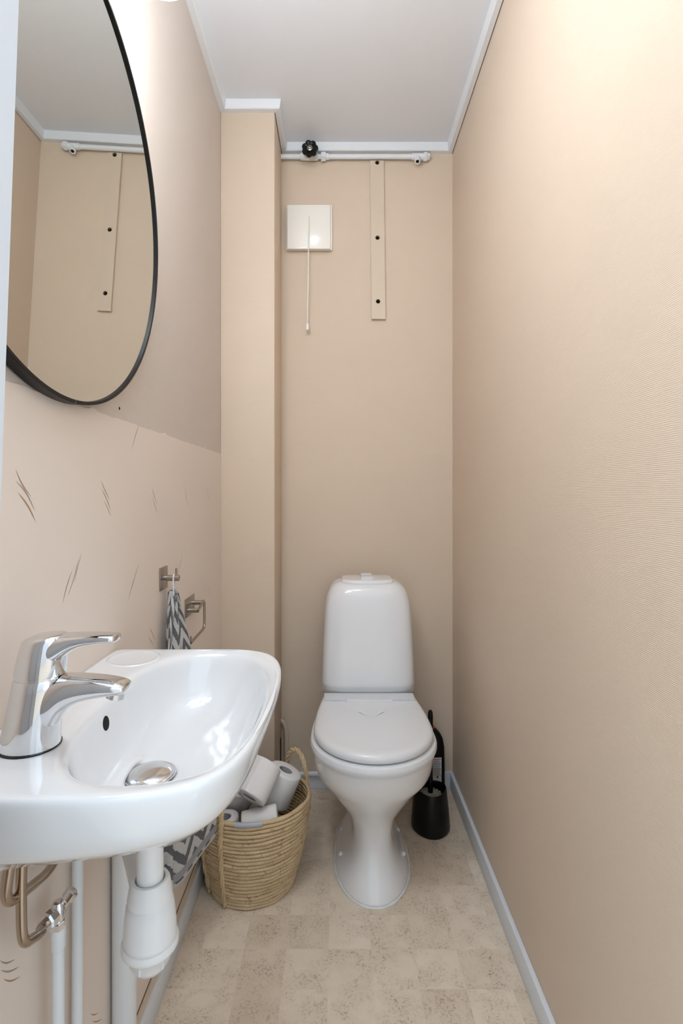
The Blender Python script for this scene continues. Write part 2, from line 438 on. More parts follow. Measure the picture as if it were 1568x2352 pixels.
corner = [math.atan2(.478-CY, -.401-CX), math.atan2(.945-CY, -.401-CX)]
angs = []
for k in range(NS): angs.append(-PI + 2*PI*k/NS)
for cangle in corner:
    j = min(range(NS), key=lambda k: abs(angs[k]-cangle)); angs[j] = cangle
RO = [ray(outer, (CX, CY), a) for a in angs]; RI = [ray(inner, (CX, CY), a) for a in angs]
ZR = .842
def wallside(a): return math.cos(a) < 0 and abs((CX + math.cos(a)*RO[angs.index(a)]) + .401) < .004
def oring(d, z):
    r = []; zi = z
    for a, R in zip(angs, RO):
        x, y = CX+math.cos(a)*(R-d), CY+math.sin(a)*(R-d)
        if abs(CX+math.cos(a)*R+.401) < .002: x, y = -.401, CY+math.sin(a)*R*(1-d/.5)
        lift = .014*min(1, max(0, (x+.30)/.18)) if .70 < zi < .80 else 0
        r.append((x, y, zi+lift*min(1, (.805-zi)/.025)))
    return r
def iring(d, z): return [(CX+math.cos(a)*(R+d), CY+math.sin(a)*(R+d), z) for a, R in zip(angs, RI)]
DR = (-.258, .716)
def bring(s, z):
    out = []
    for a, R in zip(angs, RI):
        x, y = CX+math.cos(a)*R, CY+math.sin(a)*R; c = (DR[0], DR[1])
        out.append((c[0]+(x-c[0])*s, c[1]+(y-c[1])*s, z))
    return out
def circ(r, z): return [(DR[0]+r*math.cos(a), DR[1]+r*math.sin(a), z) for a in angs]
rings = [oring(.10, .720), oring(.075, .733), oring(.05, .749), oring(.032, .762), oring(.0205, .770), oring(.013, .783), oring(.007, .805), oring(.002, .824), oring(.0003, .833), oring(.0012, .8385), oring(.004, .8413), oring(.008, ZR)]
mid = []
for o_, i_ in zip(oring(.012, 0), iring(.018, 0)): mid.append(((o_[0]+i_[0])/2, (o_[1]+i_[1])/2, ZR-.0008))
rings += [mid, iring(.017, ZR-.0014), iring(.010, ZR-.0028), iring(.004, ZR-.0058), bring(1.0, ZR-.0105), bring(.978, ZR-.018), bring(.952, ZR-.029), bring(.915, ZR-.042), bring(.86, ZR-.058), bring(.78, ZR-.073), bring(.66, ZR-.086), bring(.52, ZR-.0945), bring(.38, ZR-.101)]
rings += [circ(.036, ZR-.1055), circ(.031, ZR-.109), circ(.026, ZR-.118)]
basin = empty('wash_basin', (XL, CY, .70))
tag(basin, 'white ceramic wash basin mounted on the left wall', 'sink')
v, f = loft(rings)
from mathutils.bvhtree import BVHTree
bvh = BVHTree.FromPolygons([Vector(p) for p in v], f)
o = ch(mk('bowl', v, f, 'basin_ceramic', None, True, 1), basin)
# blanked tap seats: shallow round platforms
ch(lathe('tap_seat', [(.0435, -.001), (.0425, .0008), (.0405, .0014), (.038, .0008), (.034, .0005), (0, .0005)], 'basin_ceramic', None, 48, ((-.348, .888, ZR-.0009), (0, 0, 1)), 60), basin)
# overflow
ov = Vector((-.3075, .735, .806)); on = Vector((1, 0, .28)).normalized()
ov, on, _, _ = bvh.ray_cast(Vector((-.25, .706, .811)), Vector((-1, 0, 0)))
if on.x < 0: on = -on
ch(lathe('overflow_hole', [(.0098, -.003), (.0098, -.0002), (.0092, .0006), (0, .0006)], 'hole', None, 28, (ov, on)), basin)
dz = ZR-.1055
ch(lathe('drain_cover', [(.031, -.004), (.0315, 0), (.0305, .0025), (.0255, .0055), (.015, .0085), (0, .0095)], 'satin', None, 48, ((DR[0], DR[1], dz), (0, 0, 1)), 60), basin)
ch(lathe('drain_ring', [(.026, -.003), (.0345, .001), (.0342, .0020), (.030, .0014), (.026, -.001)], 'chrome', None, 48, ((DR[0], DR[1], dz-.0008), (0, 0, 1)), 60), basin)

# ------------------------------------------------------------------ mixer tap
FX, FY = -.343, .582
tap = empty('mixer_tap', (FX, FY, ZR)); tag(tap, 'chrome single-lever mixer tap standing on the wash basin', 'tap')
def ell(c, a, b, z, n=36, e=2.0, tilt=0):
    out = []
    for k in range(n):
        t = 2*PI*k/n; cs, sn = math.cos(t), math.sin(t)
        x = math.copysign(abs(cs)**(2/e), cs)*a; y = math.copysign(abs(sn)**(2/e), sn)*b
        out.append((c[0]+x, c[1]+y, z+tilt*x))
    return out
z0 = ZR-.001
v, f = loft([ell((FX, FY), .0312, .0292, z0), ell((FX, FY), .0312, .0292, z0+.003), ell((FX+.001, FY), .0302, .0285, z0+.012), ell((FX+.005, FY), .0282, .0270, z0+.040), ell((FX+.009, FY), .0268, .0262, z0+.066), ell((FX+.0108, FY), .0265, .0260, z0+.0755), ell((FX+.0108, FY), .0255, .0250, z0+.0768)])
ch(autosmooth(mk('body', v, f, 'chrome'), 50), tap)
ch(lathe('base_gasket', [(.0318, 0), (.0318, .0012), (.028, .0012)], 'black', None, 40, ((FX, FY, ZR-.0012), (0, 0, 1))), tap)
v, f = loft([ell((FX+.0108, FY), .0248, .0243, z0+.0765), ell((FX+.0112, FY), .0248, .0243, z0+.0798)])
ch(autosmooth(mk('swivel_ring', v, f, 'chrome'), 50), tap)
def sweep(name, secs, parent, m='chrome', e=2.4, n=32):
    """secs: (x, bottom z, top z, half width) along +x"""
    rings = []
    for x, zb, zt2, hw in secs:
        z, hh = z0+(zb+zt2)/2, (zt2-zb)/2; ring = []
        for k in range(n):
            t = 2*PI*k/n; cs, sn = math.cos(t), math.sin(t)
            ring.append((FX+x, FY+math.copysign(abs(cs)**(2/e), cs)*hw, z+math.copysign(abs(sn)**(2/e), sn)*hh))
        rings.append(ring)
    v, f = loft(rings); return ch(mk(name, v, f, m, None, True, 1), parent)
sweep('spout', [(.006, .010, .0765, .0215), (.018, .012, .0785, .0215), (.027, .018, .0795, .0212), (.034, .030, .0797, .0208), (.041, .0405, .0796, .0203), (.052, .0475, .0792, .0196), (.067, .0525, .0782, .0186), (.083, .0555, .0765, .0176), (.095, .0568, .0745, .0166), (.103, .0577, .0722, .0154), (.1075, .0592, .0702, .0135), (.1090, .0618, .0680, .0100)], tap)
ch(lathe('aerator', [(.0100, 0), (.0100, .009), (.009, .0095), (0, .0095)], 'chrome', None, 28, ((FX+.0945, FY, z0+.0535), (.2, 0, 1))), tap)
# lever head and handle
v, f = loft([ell((FX+.0115, FY), .0262, .0255, z0+.0798), ell((FX+.0115, FY), .0268, .0260, z0+.082), ell((FX+.0140, FY), .0256, .0250, z0+.100, tilt=.05), ell((FX+.0165, FY), .0242, .0238, z0+.115, tilt=.12), ell((FX+.0170, FY), .0232, .0228, z0+.1195, tilt=.13), ell((FX+.0175, FY), .0205, .0200, z0+.1218, tilt=.12), ell((FX+.019, FY), .012, .0115, z0+.1238, tilt=.06)])
ch(autosmooth(mk('lever_head', v, f, 'chrome'), 60), tap)
sweep('lever_handle', [(.016, .086, .1215, .0215), (.028, .090, .1232, .0208), (.038, .0975, .1242, .0192), (.047, .1055, .1248, .0172), (.058, .1108, .1252, .0154), (.072, .1132, .1253, .0140), (.086, .1142, .1250, .0130), (.0955, .1145, .1243, .0122), (.0975, .1158, .1230, .0105)], tap)

# ------------------------------------------------------------------ plumbing under the basin
trap = empty('bottle_trap', (DR[0], DR[1], .46)); tag(trap, 'white plastic bottle trap hanging under the basin drain', 'trap')
ax = ((DR[0], DR[1], 0), (0, 0, 1))
ch(lathe('tailpiece', [(.0175, .585), (.0175, .722)], 'plastic', None, 32, ax), trap)
ch(lathe('flange_nut', [(.020, .655), (.0265, .659), (.028, .665), (.028, .715), (.02, .716)], 'plastic', None, 32, ax), trap)
ch(lathe('collar_nut', [(.0270, .566), (.0292, .567), (.0298, .572), (.0262, .592), (.0240, .5955), (.0200, .5955), (.0180, .589)], 'plastic', None, 40, ax), trap)
ch(lathe('bottle', [(.0330, .513), (.0348, .515), (.0350, .520), (.0338, .542), (.0312, .5625), (.0275, .5665), (.022, .567)], 'plastic', None, 40, ax), trap)
ch(lathe('cup', [(0, .4705), (.012, .471), (.020, .475), (.0265, .485), (.0310, .4985), (.0355, .5025), (.0375, .505), (.0378, .511), (.0366, .5145), (.034, .5155)], 'plastic', None, 40, ax), trap)
for k in range(6):
    a = 2*PI*k/6+.4
    ch(box('grip_rib', (DR[0]+.0290*math.cos(a)-.0012, DR[1]+.0290*math.sin(a)-.0012, .486), (DR[0]+.0290*math.cos(a)+.0012, DR[1]+.0290*math.sin(a)+.0012, .502), 'plastic', None, .0008), trap)
ch(tube('outlet_arm', smooth_path([(DR[0]-.01, DR[1]+.01, .560), (DR[0]-.05, DR[1]+.08, .560), (-.345, .86, .560), (-.372, .915, .556)], 6), .0165, 'plastic'), trap)
# vertical waste pipe by the wall
wp = empty('waste_pipe', (-.379, .925, 0)); tag(wp, 'thick white vertical waste pipe on the wall behind the bottle trap', 'pipe')
ch(lathe('pipe', [(.0205, 0), (.0205, .62)], 'pipe', None, 28, ((-.379, .925, 0), (0, 0, 1))), wp)
ch(lathe('socket', [(.0208, .60), (.0235, .603), (.0235, .652), (.021, .656), (0, .656)], 'pipe', None, 28, ((-.379, .925, 0), (0, 0, 1))), wp)
# thin riser
r1 = tag(tube('riser_pipe', smooth_path([(-.388, .776, 0), (-.388, .776, .3), (-.3875, .777, .55), (-.388, .776, .76)], 5), .0078, 'pipe'), 'thin white vertical pipe running up the wall to behind the basin', 'pipe')
r2 = empty('supply_pipe', (-.371, .690, 0)); tag(r2, 'white painted supply pipe ending in the chrome stop valve', 'pipe')
ch(tube('pipe', [(-.3735, .690, 0), (-.3725, .690, .15), (-.371, .690, .30), (-.370, .690, .4), (-.370, .690, .548)], .0078, 'pipe'), r2)
ch(lathe('paint_collar', [(.0078, .520), (.0094, .524), (.0088, .535), (.0098, .542), (.0085, .549)], 'pipe', None, 20, ((-.370, .690, 0), (0, 0, 1))), r2)
vb = Vector((-.370, .690, .549))
sv = empty('stop_valve', vb); tag(sv, 'small chrome stop valve on top of the white supply pipe', 'valve')
ch(lathe('nut', [(.009, 0), (.0112, .001), (.0112, .009), (.009, .010)], 'chrome', None, 6, (vb, (0, 0, 1)), 20), sv)
ch(lathe('valve_body', [(.0078, .009), (.0085, .012), (.0095, .020), (.0090, .030), (.0065, .034), (0, .035)], 'chrome', None, 24, (vb, (0, 0, 1))), sv)
vc = vb+Vector((0, 0, .021)); hd = Vector((-.30, -.9, -.05)).normalized()
ch(lathe('compression_nut', [(.0075, .004), (.0105, .006), (.0112, .016), (.0095, .0185), (.006, .0185)], 'chrome', None, 8, (vc, hd), 25), sv)
ch(lathe('spindle', [(.006, .004), (.0062, .014), (.0085, .016), (.0085, .026), (.0065, .028), (0, .028)], 'chrome', None, 6, (vc, Vector((.55, .35, .75))), 25), sv)
hs = vc+hd*.0185
h1 = tube('supply_hose', smooth_path([hs-hd*.006, hs+hd*.008, (-.3685, .648, .577), (-.3665, .626, .588), (-.365, .611, .597), (-.3637, .6025, .610), (-.3632, .599, .635), (-.362, .597, .685), (-.358, .594, .7405)], 7), .0058, 'brown_chrome')
tag(h1, 'chrome supply tube bending from the stop valve up to the basin', 'hose')
h2 = tube('supply_hose', smooth_path([(-.352, .566, .742), (-.360, .568, .70), (-.3635, .572, .681), (-.365, .580, .669), (-.367, .595, .661), (-.370, .63, .648), (-.374, .67, .635), (-.384, .71, .626), (XL+.001, .725, .622)], 7), .0058, 'brown_chrome')
tag(h2, 'chrome supply tube looping at the far left under the basin', 'hose')

# ------------------------------------------------------------------ round mirror, tilted forward at the top
MR = .331
mir = empty('round_mirror', (-.3775, .750, 1.583), (0, .030, 0)); tag(mir, 'large round mirror with thin black metal frame on the left wall', 'mirror')
g = lathe('glass', [(MR-.004, -.004), (MR-.004, 0), (0, 0)], 'mirror', mir, 160, ((0, 0, 0), (1, 0, 0)))
g = lathe('frame', [(MR-.006, -.013), (MR, -.013), (MR, .0035), (MR-.0007, .0042), (MR-.0048, .0042), (MR-.0055, .0035), (MR-.0055, -.012)], 'blackframe', mir, 160, ((0, 0, 0), (1, 0, 0)), 30)
box('frame_joint', (-.0131, .012, -MR-.0004), (.0045, .0128, -MR+.006), 'steel', mir)

# ------------------------------------------------------------------ wall lamp over the mirror: two globes (just above the frame)
lamp = empty('wall_lamp', (XL, .745, 2.05)); tag(lamp, 'wall lamp with glowing white globes above the round mirror', 'lamp')
ch(box('back_plate', (XL, .575, 2.075), (XL+.022, .915, 2.115), 'chrome', None, .006), lamp)
for y in (.632, .858):
    ch(tube('arm', smooth_path([(XL+.02, y, 2.095), (XL+.07, y, 2.108), (-.292, y, 2.100), (-.292, y, 2.08)], 6), .008, 'chrome'), lamp)
    prof = [(.064*math.sin(PI*k/20), -.064*math.cos(PI*k/20)) for k in range(19)]
    gl = ch(lathe('globe', prof, 'globe', None, 40, ((-.292, y, 2.016), (0, 0, 1)), 80), lamp)
    ch(lathe('holder', [(.026, .0565), (.026, .075), (.012, .078)], 'chrome', None, 28, ((-.292, y, 2.016), (0, 0, 1))), lamp)

cl = empty('added_fill_lamp', (-.02, .66, ZC)); tag(cl, 'added unseen fill lamp with round glass under the ceiling near the doorway', 'lamp')  # unseen lamp, added to carry the overhead light
ch(lathe('base', [(.055, 0), (.055, -.012), (.045, -.02), (.03, -.035), (0, -.035)], 'trim', None, 40, ((-.02, .66, ZC), (0, 0, 1))), cl)
ch(lathe('shade', [(.04, -.03), (.075, -.042), (.093, -.07), (.095, -.09), (.085, -.12), (.06, -.142), (.03, -.153), (0, -.156)], 'fill_dome', None, 48, ((-.02, .66, ZC), (0, 0, 1)), 80), cl)

# ------------------------------------------------------------------ towel hook, paper holder, towel
hk = empty('towel_hook', (XL+.0016, 1.193, .928)); tag(hk, 'square brushed steel hook plate carrying the chevron towel', 'hook')
xw = XL+.0016
ch(box('plate', (xw, 1.169, .903), (xw+.003, 1.218, .954), 'steel', None, .0006), hk)
ch(lathe('peg', [(.005, 0), (.005, .006), (.0068, .0065), (.0068, .034), (.0062, .0348), (0, .0348)], 'steel', None, 28, ((xw+.003, 1.193, .929), (1, 0, 0)), 30), hk)
ch(lathe('pin', [(.0024, 0), (.0024, .016), (0, .0165)], 'steel', None, 14, ((xw+.031, 1.193, .935), (0, 0, 1)), 30), hk)
ph = empty('paper_holder', (xw, 1.405, .817)); tag(ph, 'brushed steel toilet paper holder with bent wire arm', 'paper holder')
ch(box('plate', (xw, 1.362, .796), (xw+.003, 1.446, .845), 'steel', None, .0006), ph)
for y, z in ((1.378, .814), (1.421, .8255)):
    ch(lathe('peg', [(.0042, 0), (.0042, .004), (.0062, .0045), (.0062, .0295), (.0056, .030), (0, .030)], 'steel', None, 24, ((xw+.003, y, z), (1, 0, 0)), 30), ph)
xa = xw+.0315
wire = [(xa, 1.372, .814), (xa, 1.400, .820), (xa, 1.418, .826), (xa, 1.430, .8285), (xa, 1.438, .822), (xa, 1.440, .81), (xa, 1.440, .77), (xa, 1.436, .758), (xa, 1.425, .752), (xa, 1.36, .750), (xa, 1.306, .7485)]
ch(tube('wire_arm', smooth_path(wire, 5), .0036, 'steel'), ph)
ch(lathe('end_pin', [(.0022, 0), (.0022, .013), (0, .0134)], 'steel', None, 12, ((xa, 1.309, .751), (0, 0, 1))), ph)

tw = empty('chevron_towel', (-.375, 1.2, .25)); tag(tw, 'grey and white chevron terry towel hanging from the steel hook', 'towel')
ch(tube('hanging_loop', smooth_path([(xw+.026, 1.199, .925), (xw+.0262, 1.197, .933), (xw+.026, 1.193, .9365), (xw+.026, 1.188, .933), (xw+.0265, 1.186, .92), (xw+.027, 1.188, .893), (xw+.028, 1.194, .876), (xw+.027, 1.199, .893), (xw+.026, 1.2015, .915), (xw+.026, 1.199, .925)], 5), .0016, 'loop'), tw)
# towel: cross-sections from top (bunched) to hem (folded); u runs across the cloth, v up from the hem
def lerp(a, b, t): return a+(b-a)*t
hem = [(-.360, 1.050), (-.384, 1.060), (-.390, 1.085), (-.372, 1.100), (-.352, 1.103), (-.357, 1.112), (-.380, 1.120), (-.386, 1.130), (-.368, 1.142), (-.352, 1.160), (-.341, 1.195), (-.332, 1.235), (-.322, 1.275), (-.313, 1.305), (-.311, 1.325), (-.318, 1.338), (-.336, 1.335), (-.352, 1.315), (-.360, 1.285)]
NP = 76
hp_ = smooth_path([(x, y, 0) for x, y in hem], 6)
def resample(P, n):
    L = [0]
    for i in range(1, len(P)): L.append(L[-1]+(P[i]-P[i-1]).length)
    out = []; j = 0
    for k in range(n):
        s = L[-1]*k/(n-1)
        while j < len(P)-2 and L[j+1] < s: j += 1
        t = (s-L[j])/max(1e-9, L[j+1]-L[j]); out.append(P[j].lerp(P[j+1], min(1, t)))
    return out, L[-1]
hemr, hl = resample(hp_, NP)
top = []
for k in range(NP):
    t = k/(NP-1); top.append(Vector((-.379+.0085*math.sin(t*PI*5.2), 1.183+.024*t+.004*math.sin(t*PI*3.1), 0)))
tv, tf, tuv = [], [], []
NZ = 60; zt_ = .905
for i in range(NZ+1):
    q = i/NZ
    for k in range(NP):
        t = k/(NP-1)
        zh = .243 + .02*(t) + .030*math.sin(PI*t)**2*.2
        z = lerp(zt_-.03*abs(t-.5)*1.2, zh, q)
        g_ = q**.55
        g_ = 1-(1-q)**1.55
        p = top[k].lerp(hemr[k], g_)
        x = min(p.x, -.300); x = max(p.x, XL+.006)
        tv.append((x, p.y, z)); tuv.append((t*hl*1.05, (1-q)*.66))
for i in range(NZ):
    for k in range(NP-1): a = i*NP+k; tf.append((a, a+1, a+NP+1, a+NP))
to = ch(mk('cloth', tv, tf, 'towel', None, True, 0, tuv), tw)
sm = to.modifiers.new('thick', 'SOLIDIFY'); sm.thickness = .0035; sm.offset = 0

# ------------------------------------------------------------------ toilet
TX = .100
toi = empty('toilet', (TX, 1.65, 0)); tag(toi, 'white ceramic toilet with closed lid standing against the back wall', 'toilet')
def egg(z, hw, yf, yb, ym=None, ef=2.0, eb=2.6, n=64):
    """horizontal section: half width hw at ym, front at yf, back at yb"""
    ym = (yf+yb)/2 if ym is None else ym; out = []
    for k in range(n):
        t = 2*PI*k/n; cs, sn = math.cos(t), math.sin(t); e = eb if sn > 0 else ef
        x = math.copysign(abs(cs)**(2/e), cs)*hw; y = math.copysign(abs(sn)**(2/e), sn)*((yb-ym) if sn > 0 else (ym-yf))
        out.append((TX+x, ym+y, z))
    return out
bowl_r = [egg(.0, .1115, 1.413, 1.86, 1.60), egg(.002, .1113, 1.4135, 1.86, 1.60), egg(.014, .109, 1.417, 1.86, 1.60), egg(.030, .1005, 1.427, 1.858, 1.60, 2.2), egg(.058, .0790, 1.444, 1.855, 1.59, 2.5), egg(.092, .0620, 1.461, 1.855, 1.58, 2.6), egg(.118, .0580, 1.471, 1.857, 1.58, 2.6), egg(.145, .0580, 1.474, 1.86, 1.58, 2.5),
    egg(.175, .0700, 1.474, 1.87, 1.59), egg(.215, .0960, 1.452, 1.88, 1.57), egg(.255, .120, 1.416, 1.89, 1.555), egg(.285, .1375, 1.391, 1.90, 1.55), egg(.300, .1500, 1.380, 1.90, 1.55, 2.1), egg(.312, .1615, 1.372, 1.90, 1.55, 2.1), egg(.325, .1690, 1.365, 1.90, 1.55, 2.1), egg(.350, .1735, 1.356, 1.90, 1.55, 2.15), egg(.384, .1760, 1.349, 1.90, 1.55, 2.15), egg(.392, .1745, 1.352, 1.90, 1.55, 2.15), egg(.394, .165, 1.36, 1.89, 1.55, 2.15)]
v, f = loft(bowl_r); ch(mk('pedestal', v, f, 'ceramic', None, True, 1), toi)
# shelf behind the seat that carries the cistern
v, f = loft([egg(.36, .150, 1.76, 1.955, 1.86, 6, 6), egg(.40, .152, 1.758, 1.955, 1.86, 6, 6), egg(.437, .152, 1.765, 1.955, 1.86, 6, 6), egg(.440, .150, 1.768, 1.953, 1.86, 6, 6)])
ch(autosmooth(mk('cistern_shelf', v, f, 'ceramic'), 50), toi)
# caulk bead round the foot
bead = [p for p in egg(.0015, .1118, 1.4128, 1.862, 1.60)]
v, f = [], []
bp = [Vector(p) for p in bead]; n = len(bp); seg = 8
for i in range(n):
    t = (bp[(i+1) % n]-bp[i-1]).normalized(); nn = Vector((t.y, -t.x, 0)); rr = .0046*(1+.25*math.sin(i*1.7))
    for k in range(seg): v.append(bp[i]+nn*math.cos(2*PI*k/seg)*rr+Vector((0, 0, math.sin(2*PI*k/seg)*rr*.8)))
for i in range(n):
    for k in range(seg): f.append((i*seg+k, i*seg+(k+1) % seg, ((i+1) % n)*seg+(k+1) % seg, ((i+1) % n)*seg+k))
ch(mk('caulk_bead', v, f, 'caulk'), toi)
for sx, y, hw, z in ((-1, 1.685, .0905, .040), (1, 1.685, .0905, .040), (-1, 1.575, .0960, .039), (1, 1.575, .0960, .039)):
    ch(lathe('screw_cap', [(.0065, -.006), (.0065, .002), (.0045, .004), (0, .0045)], 'plastic', None, 20, ((TX+sx*hw, y, z), (sx*.82, -.05, .55))), toi)
# seat ring and lid
def dline(hw, yf, yb, hb, ym=1.535, n=72):
    pts = []
    for k in range(n+1):
        t = PI*k/n; pts.append((TX+hw*math.cos(PI+t), ym-(ym-yf)*abs(math.sin(t))**.96))
    m = 10
    for k in range(1, m+1):
        s = k/m; pts.append((TX+hw+(hb-hw)*s**1.9, ym+(yb-ym)*s))
    for k in range(1, 8): pts.append((TX+hb-2*hb*k/8, yb))
    for k in range(m, 0, -1):
        s = k/m; pts.append((TX-hw-(hb-hw)*s**1.9, ym+(yb-ym)*s))
    return pts
ch(prism('seat_ring', dline(.1835, 1.337, 1.775, .155), .389, .417, 'seat', None, .010), toi)
for sx in (-1, 1): ch(prism('hinge', [(TX+sx*.10+.012*math.cos(a*PI/8), 1.757+.012*math.sin(a*PI/8)) for a in range(16)], .415, .423, 'seat', None, .002), toi)
# lid with shallow dish and a raised back strip
ld = dline(.1735, 1.347, 1.765, .152)
def scaled(poly, d):
    cx, cy = TX, 1.55; out = []
    n = len(poly)
    for i in range(n):
        a, b = Vector(poly[i-1]), Vector(poly[(i+1) % n]); t = (b-a).normalized(); nn = Vector((t.y, -t.x)); p = Vector(poly[i])
        if nn.dot(p-Vector((cx, cy))) < 0: nn = -nn
        out.append(p-nn*d)
    return out
def ring_z(poly, z, step=0.): return [(p[0], p[1], z + (step if p[1] > 1.700 else step*max(0, (p[1]-1.672)/.028)**2 if p[1] > 1.672 else 0)) for p in poly]
lr = [ring_z(scaled(ld, .009), .4205), ring_z(scaled(ld, .003), .4225), ring_z(ld, .428), ring_z(ld, .434), ring_z(scaled(ld, .0025), .4405, .001), ring_z(scaled(ld, .008), .4445, .003), ring_z(scaled(ld, .016), .446, .004), ring_z(scaled(ld, .030), .4455, .005)]
inn = scaled(ld, .030); c = (TX, 1.58)
for s, z in ((.85, .4445), (.6, .4432), (.3, .4428), (.05, .4428)):
    lr.append([(c[0]+(p[0]-c[0])*s, c[1]+(p[1]-c[1])*s, z + (.004 if c[1]+(p[1]-c[1])*s > 1.70 else 0)) for p in inn])
v, f = loft(lr); ch(autosmooth(mk('lid', v, f, 'seat'), 60), toi)
# raised strip at the lid's hinge end
v, f = loft([[(TX+x*(.150-d), y+(d if y < 1.7 else -d), z) for x, y in ((-1, 1.703), (-.5, 1.698), (0, 1.696), (.5, 1.698), (1, 1.703), (1, 1.762), (0, 1.762), (-1, 1.762))] for d, z in ((0, .440), (0, .4490), (.004, .4520))])
ch(autosmooth(mk('lid_step', v, f, 'seat'), 30), toi)
# cistern
def tank(z, hw, yf, yb=1.945, e=4.5, n=64):
    out = []; ym = (yf+yb)/2
    for k in range(n):
        t = 2*PI*k/n; cs, sn = math.cos(t), math.sin(t); ee = e if sn < 0 else 8
        out.append((TX+math.copysign(abs(cs)**(2/ee), cs)*hw, ym+math.copysign(abs(sn)**(2/ee), sn)*(yb-yf)/2, z))
    return out
tr = [tank(.4415, .160, 1.770), tank(.4425, .1618, 1.768), tank(.4445, .1622, 1.7665), tank(.462, .1612, 1.7545), tank(.473, .1606, 1.7465), tank(.4765, .1604, 1.7445), tank(.482, .1602, 1.7430), tank(.50, .1595, 1.743), tank(.58, .1565, 1.747), tank(.66, .1530, 1.752), tank(.72, .1495, 1.7565, 1.945, 4.2), tank(.755, .1455, 1.760, 1.944, 4), tank(.780, .1375, 1.7645, 1.942, 3.6), tank(.797, .1270, 1.772, 1.938, 3.3), tank(.808, .1140, 1.783, 1.93, 3.2), tank(.8145, .098, 1.796, 1.92, 3.2), tank(.8165, .07, 1.82, 1.90, 3.2)]
v, f = loft(tr); ch(mk('cistern', v, f, 'ceramic', None, True, 1), toi)
v, f = loft([tank(.8125, .0925, 1.792, 1.935, 4), tank(.8195, .0915, 1.792, 1.935, 4), tank(.8225, .088, 1.796, 1.931, 4), tank(.8232, .08, 1.803, 1.924, 4)])
ch(autosmooth(mk('cistern_lid', v, f, 'ceramic'), 60), toi)
bt = ch(box('button_frame', (TX-.0235, 1.818, .821), (TX+.0215, 1.925, .8275), 'seat', None, .002), toi)
ch(box('flush_button', (TX-.0195, 1.822, .826), (TX+.0175, 1.893, .8295), 'seat', None, .0015), bt)
ch(box('flush_button', (TX-.0195, 1.8945, .826), (TX+.0175, 1.921, .8310), 'seat', None, .0015), bt)

# ------------------------------------------------------------------ seagrass basket
BC = Vector((-.247, 1.527, 0))
bas = empty('seagrass_basket', BC); tag(bas, 'woven seagrass basket full of toilet rolls beside the toilet', 'basket')
NCO = 24; HB = .246
def brad(q):    # radius by height fraction
    return .118 + .034*math.sin(min(1, q*1.02)*PI*.52)
def bcx(q): return Vector((-.004+.012*q, .0, 0))
def coil_mesh(i, rng):
    q = i/(NCO-1); r = brad(q); th = .0056; seg = 8; n = 72; v = []; f = []
    ph1, ph2 = rng.uniform(0, 6), rng.uniform(0, 6)
    for j in range(n):
        a = 2*PI*j/n; rr = r + .0009*math.sin(3*a+ph1)+.0007*math.sin(9*a+ph2)
        dip = (-.012*math.cos(a+PI*.5-.4) if False else 0)
        zz = .0062+(HB-.012)*q + q*(-.012*math.sin(a-.5)) + .0007*math.sin(5*a+ph2)
        c = bcx(q)+Vector((rr*math.cos(a), rr*math.sin(a), zz)); t2 = th*(1+.10*math.sin(13*a+ph1)+.06*math.sin(29*a+ph2))
        for k in range(seg):
            b = 2*PI*k/seg; v.append(c+Vector((math.cos(a), math.sin(a), 0))*math.cos(b)*t2*1.05+Vector((0, 0, math.sin(b)*t2*.93)))
    for j in range(n):
        for k in range(seg): f.append((j*seg+k, j*seg+(k+1) % seg, ((j+1) % n)*seg+(k+1) % seg, ((j+1) % n)*seg+k))
    return v, f
rng = random.Random(3)
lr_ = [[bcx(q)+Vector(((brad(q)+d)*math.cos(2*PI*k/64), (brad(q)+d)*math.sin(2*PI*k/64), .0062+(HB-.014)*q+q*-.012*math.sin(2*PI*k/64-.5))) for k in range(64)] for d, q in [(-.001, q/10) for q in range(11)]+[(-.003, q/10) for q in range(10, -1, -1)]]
v, f = loft(lr_, False, False); mk('shade_lining', v, f, 'straw_shade', bas)  # dark sheet added behind the coils, paints shade into their grooves
for i in range(NCO):
    v, f = coil_mesh(i, rng); mk('coil', v, f, 'straw', bas)
lathe('bottom', [(.112, .0), (.112, .006), (0, .006)], 'straw', bas, 40)
def on_wall(a, q, out=0.):
    r = brad(q)+out; z = .0062+(HB-.012)*q+q*(-.012*math.sin(a-.5)); return bcx(q)+Vector((r*math.cos(a), r*math.sin(a), z))
tp_ = [on_wall(math.radians(a), 1.0, .0006) for a in range(-103, -74, 3)]
tube('rim_tape', tp_, .0066, 'tape', bas, 12)
def twist(name, path, r, off, turns, parent):
    fr = frames(path); n = len(fr); V = []; F = []
    for s in (0, 1, 2):
        pts = [p+(nn*math.cos(2*PI*(turns*i/n+s/3))+b*math.sin(2*PI*(turns*i/n+s/3)))*off for i, (p, t, nn, b) in enumerate(fr)]
        v, f = tube_geo(pts, r, 8); o = len(V); V += v; F += [tuple(x+o for x in q) for q in f]
    return mk(name, V, F, 'straw', parent)
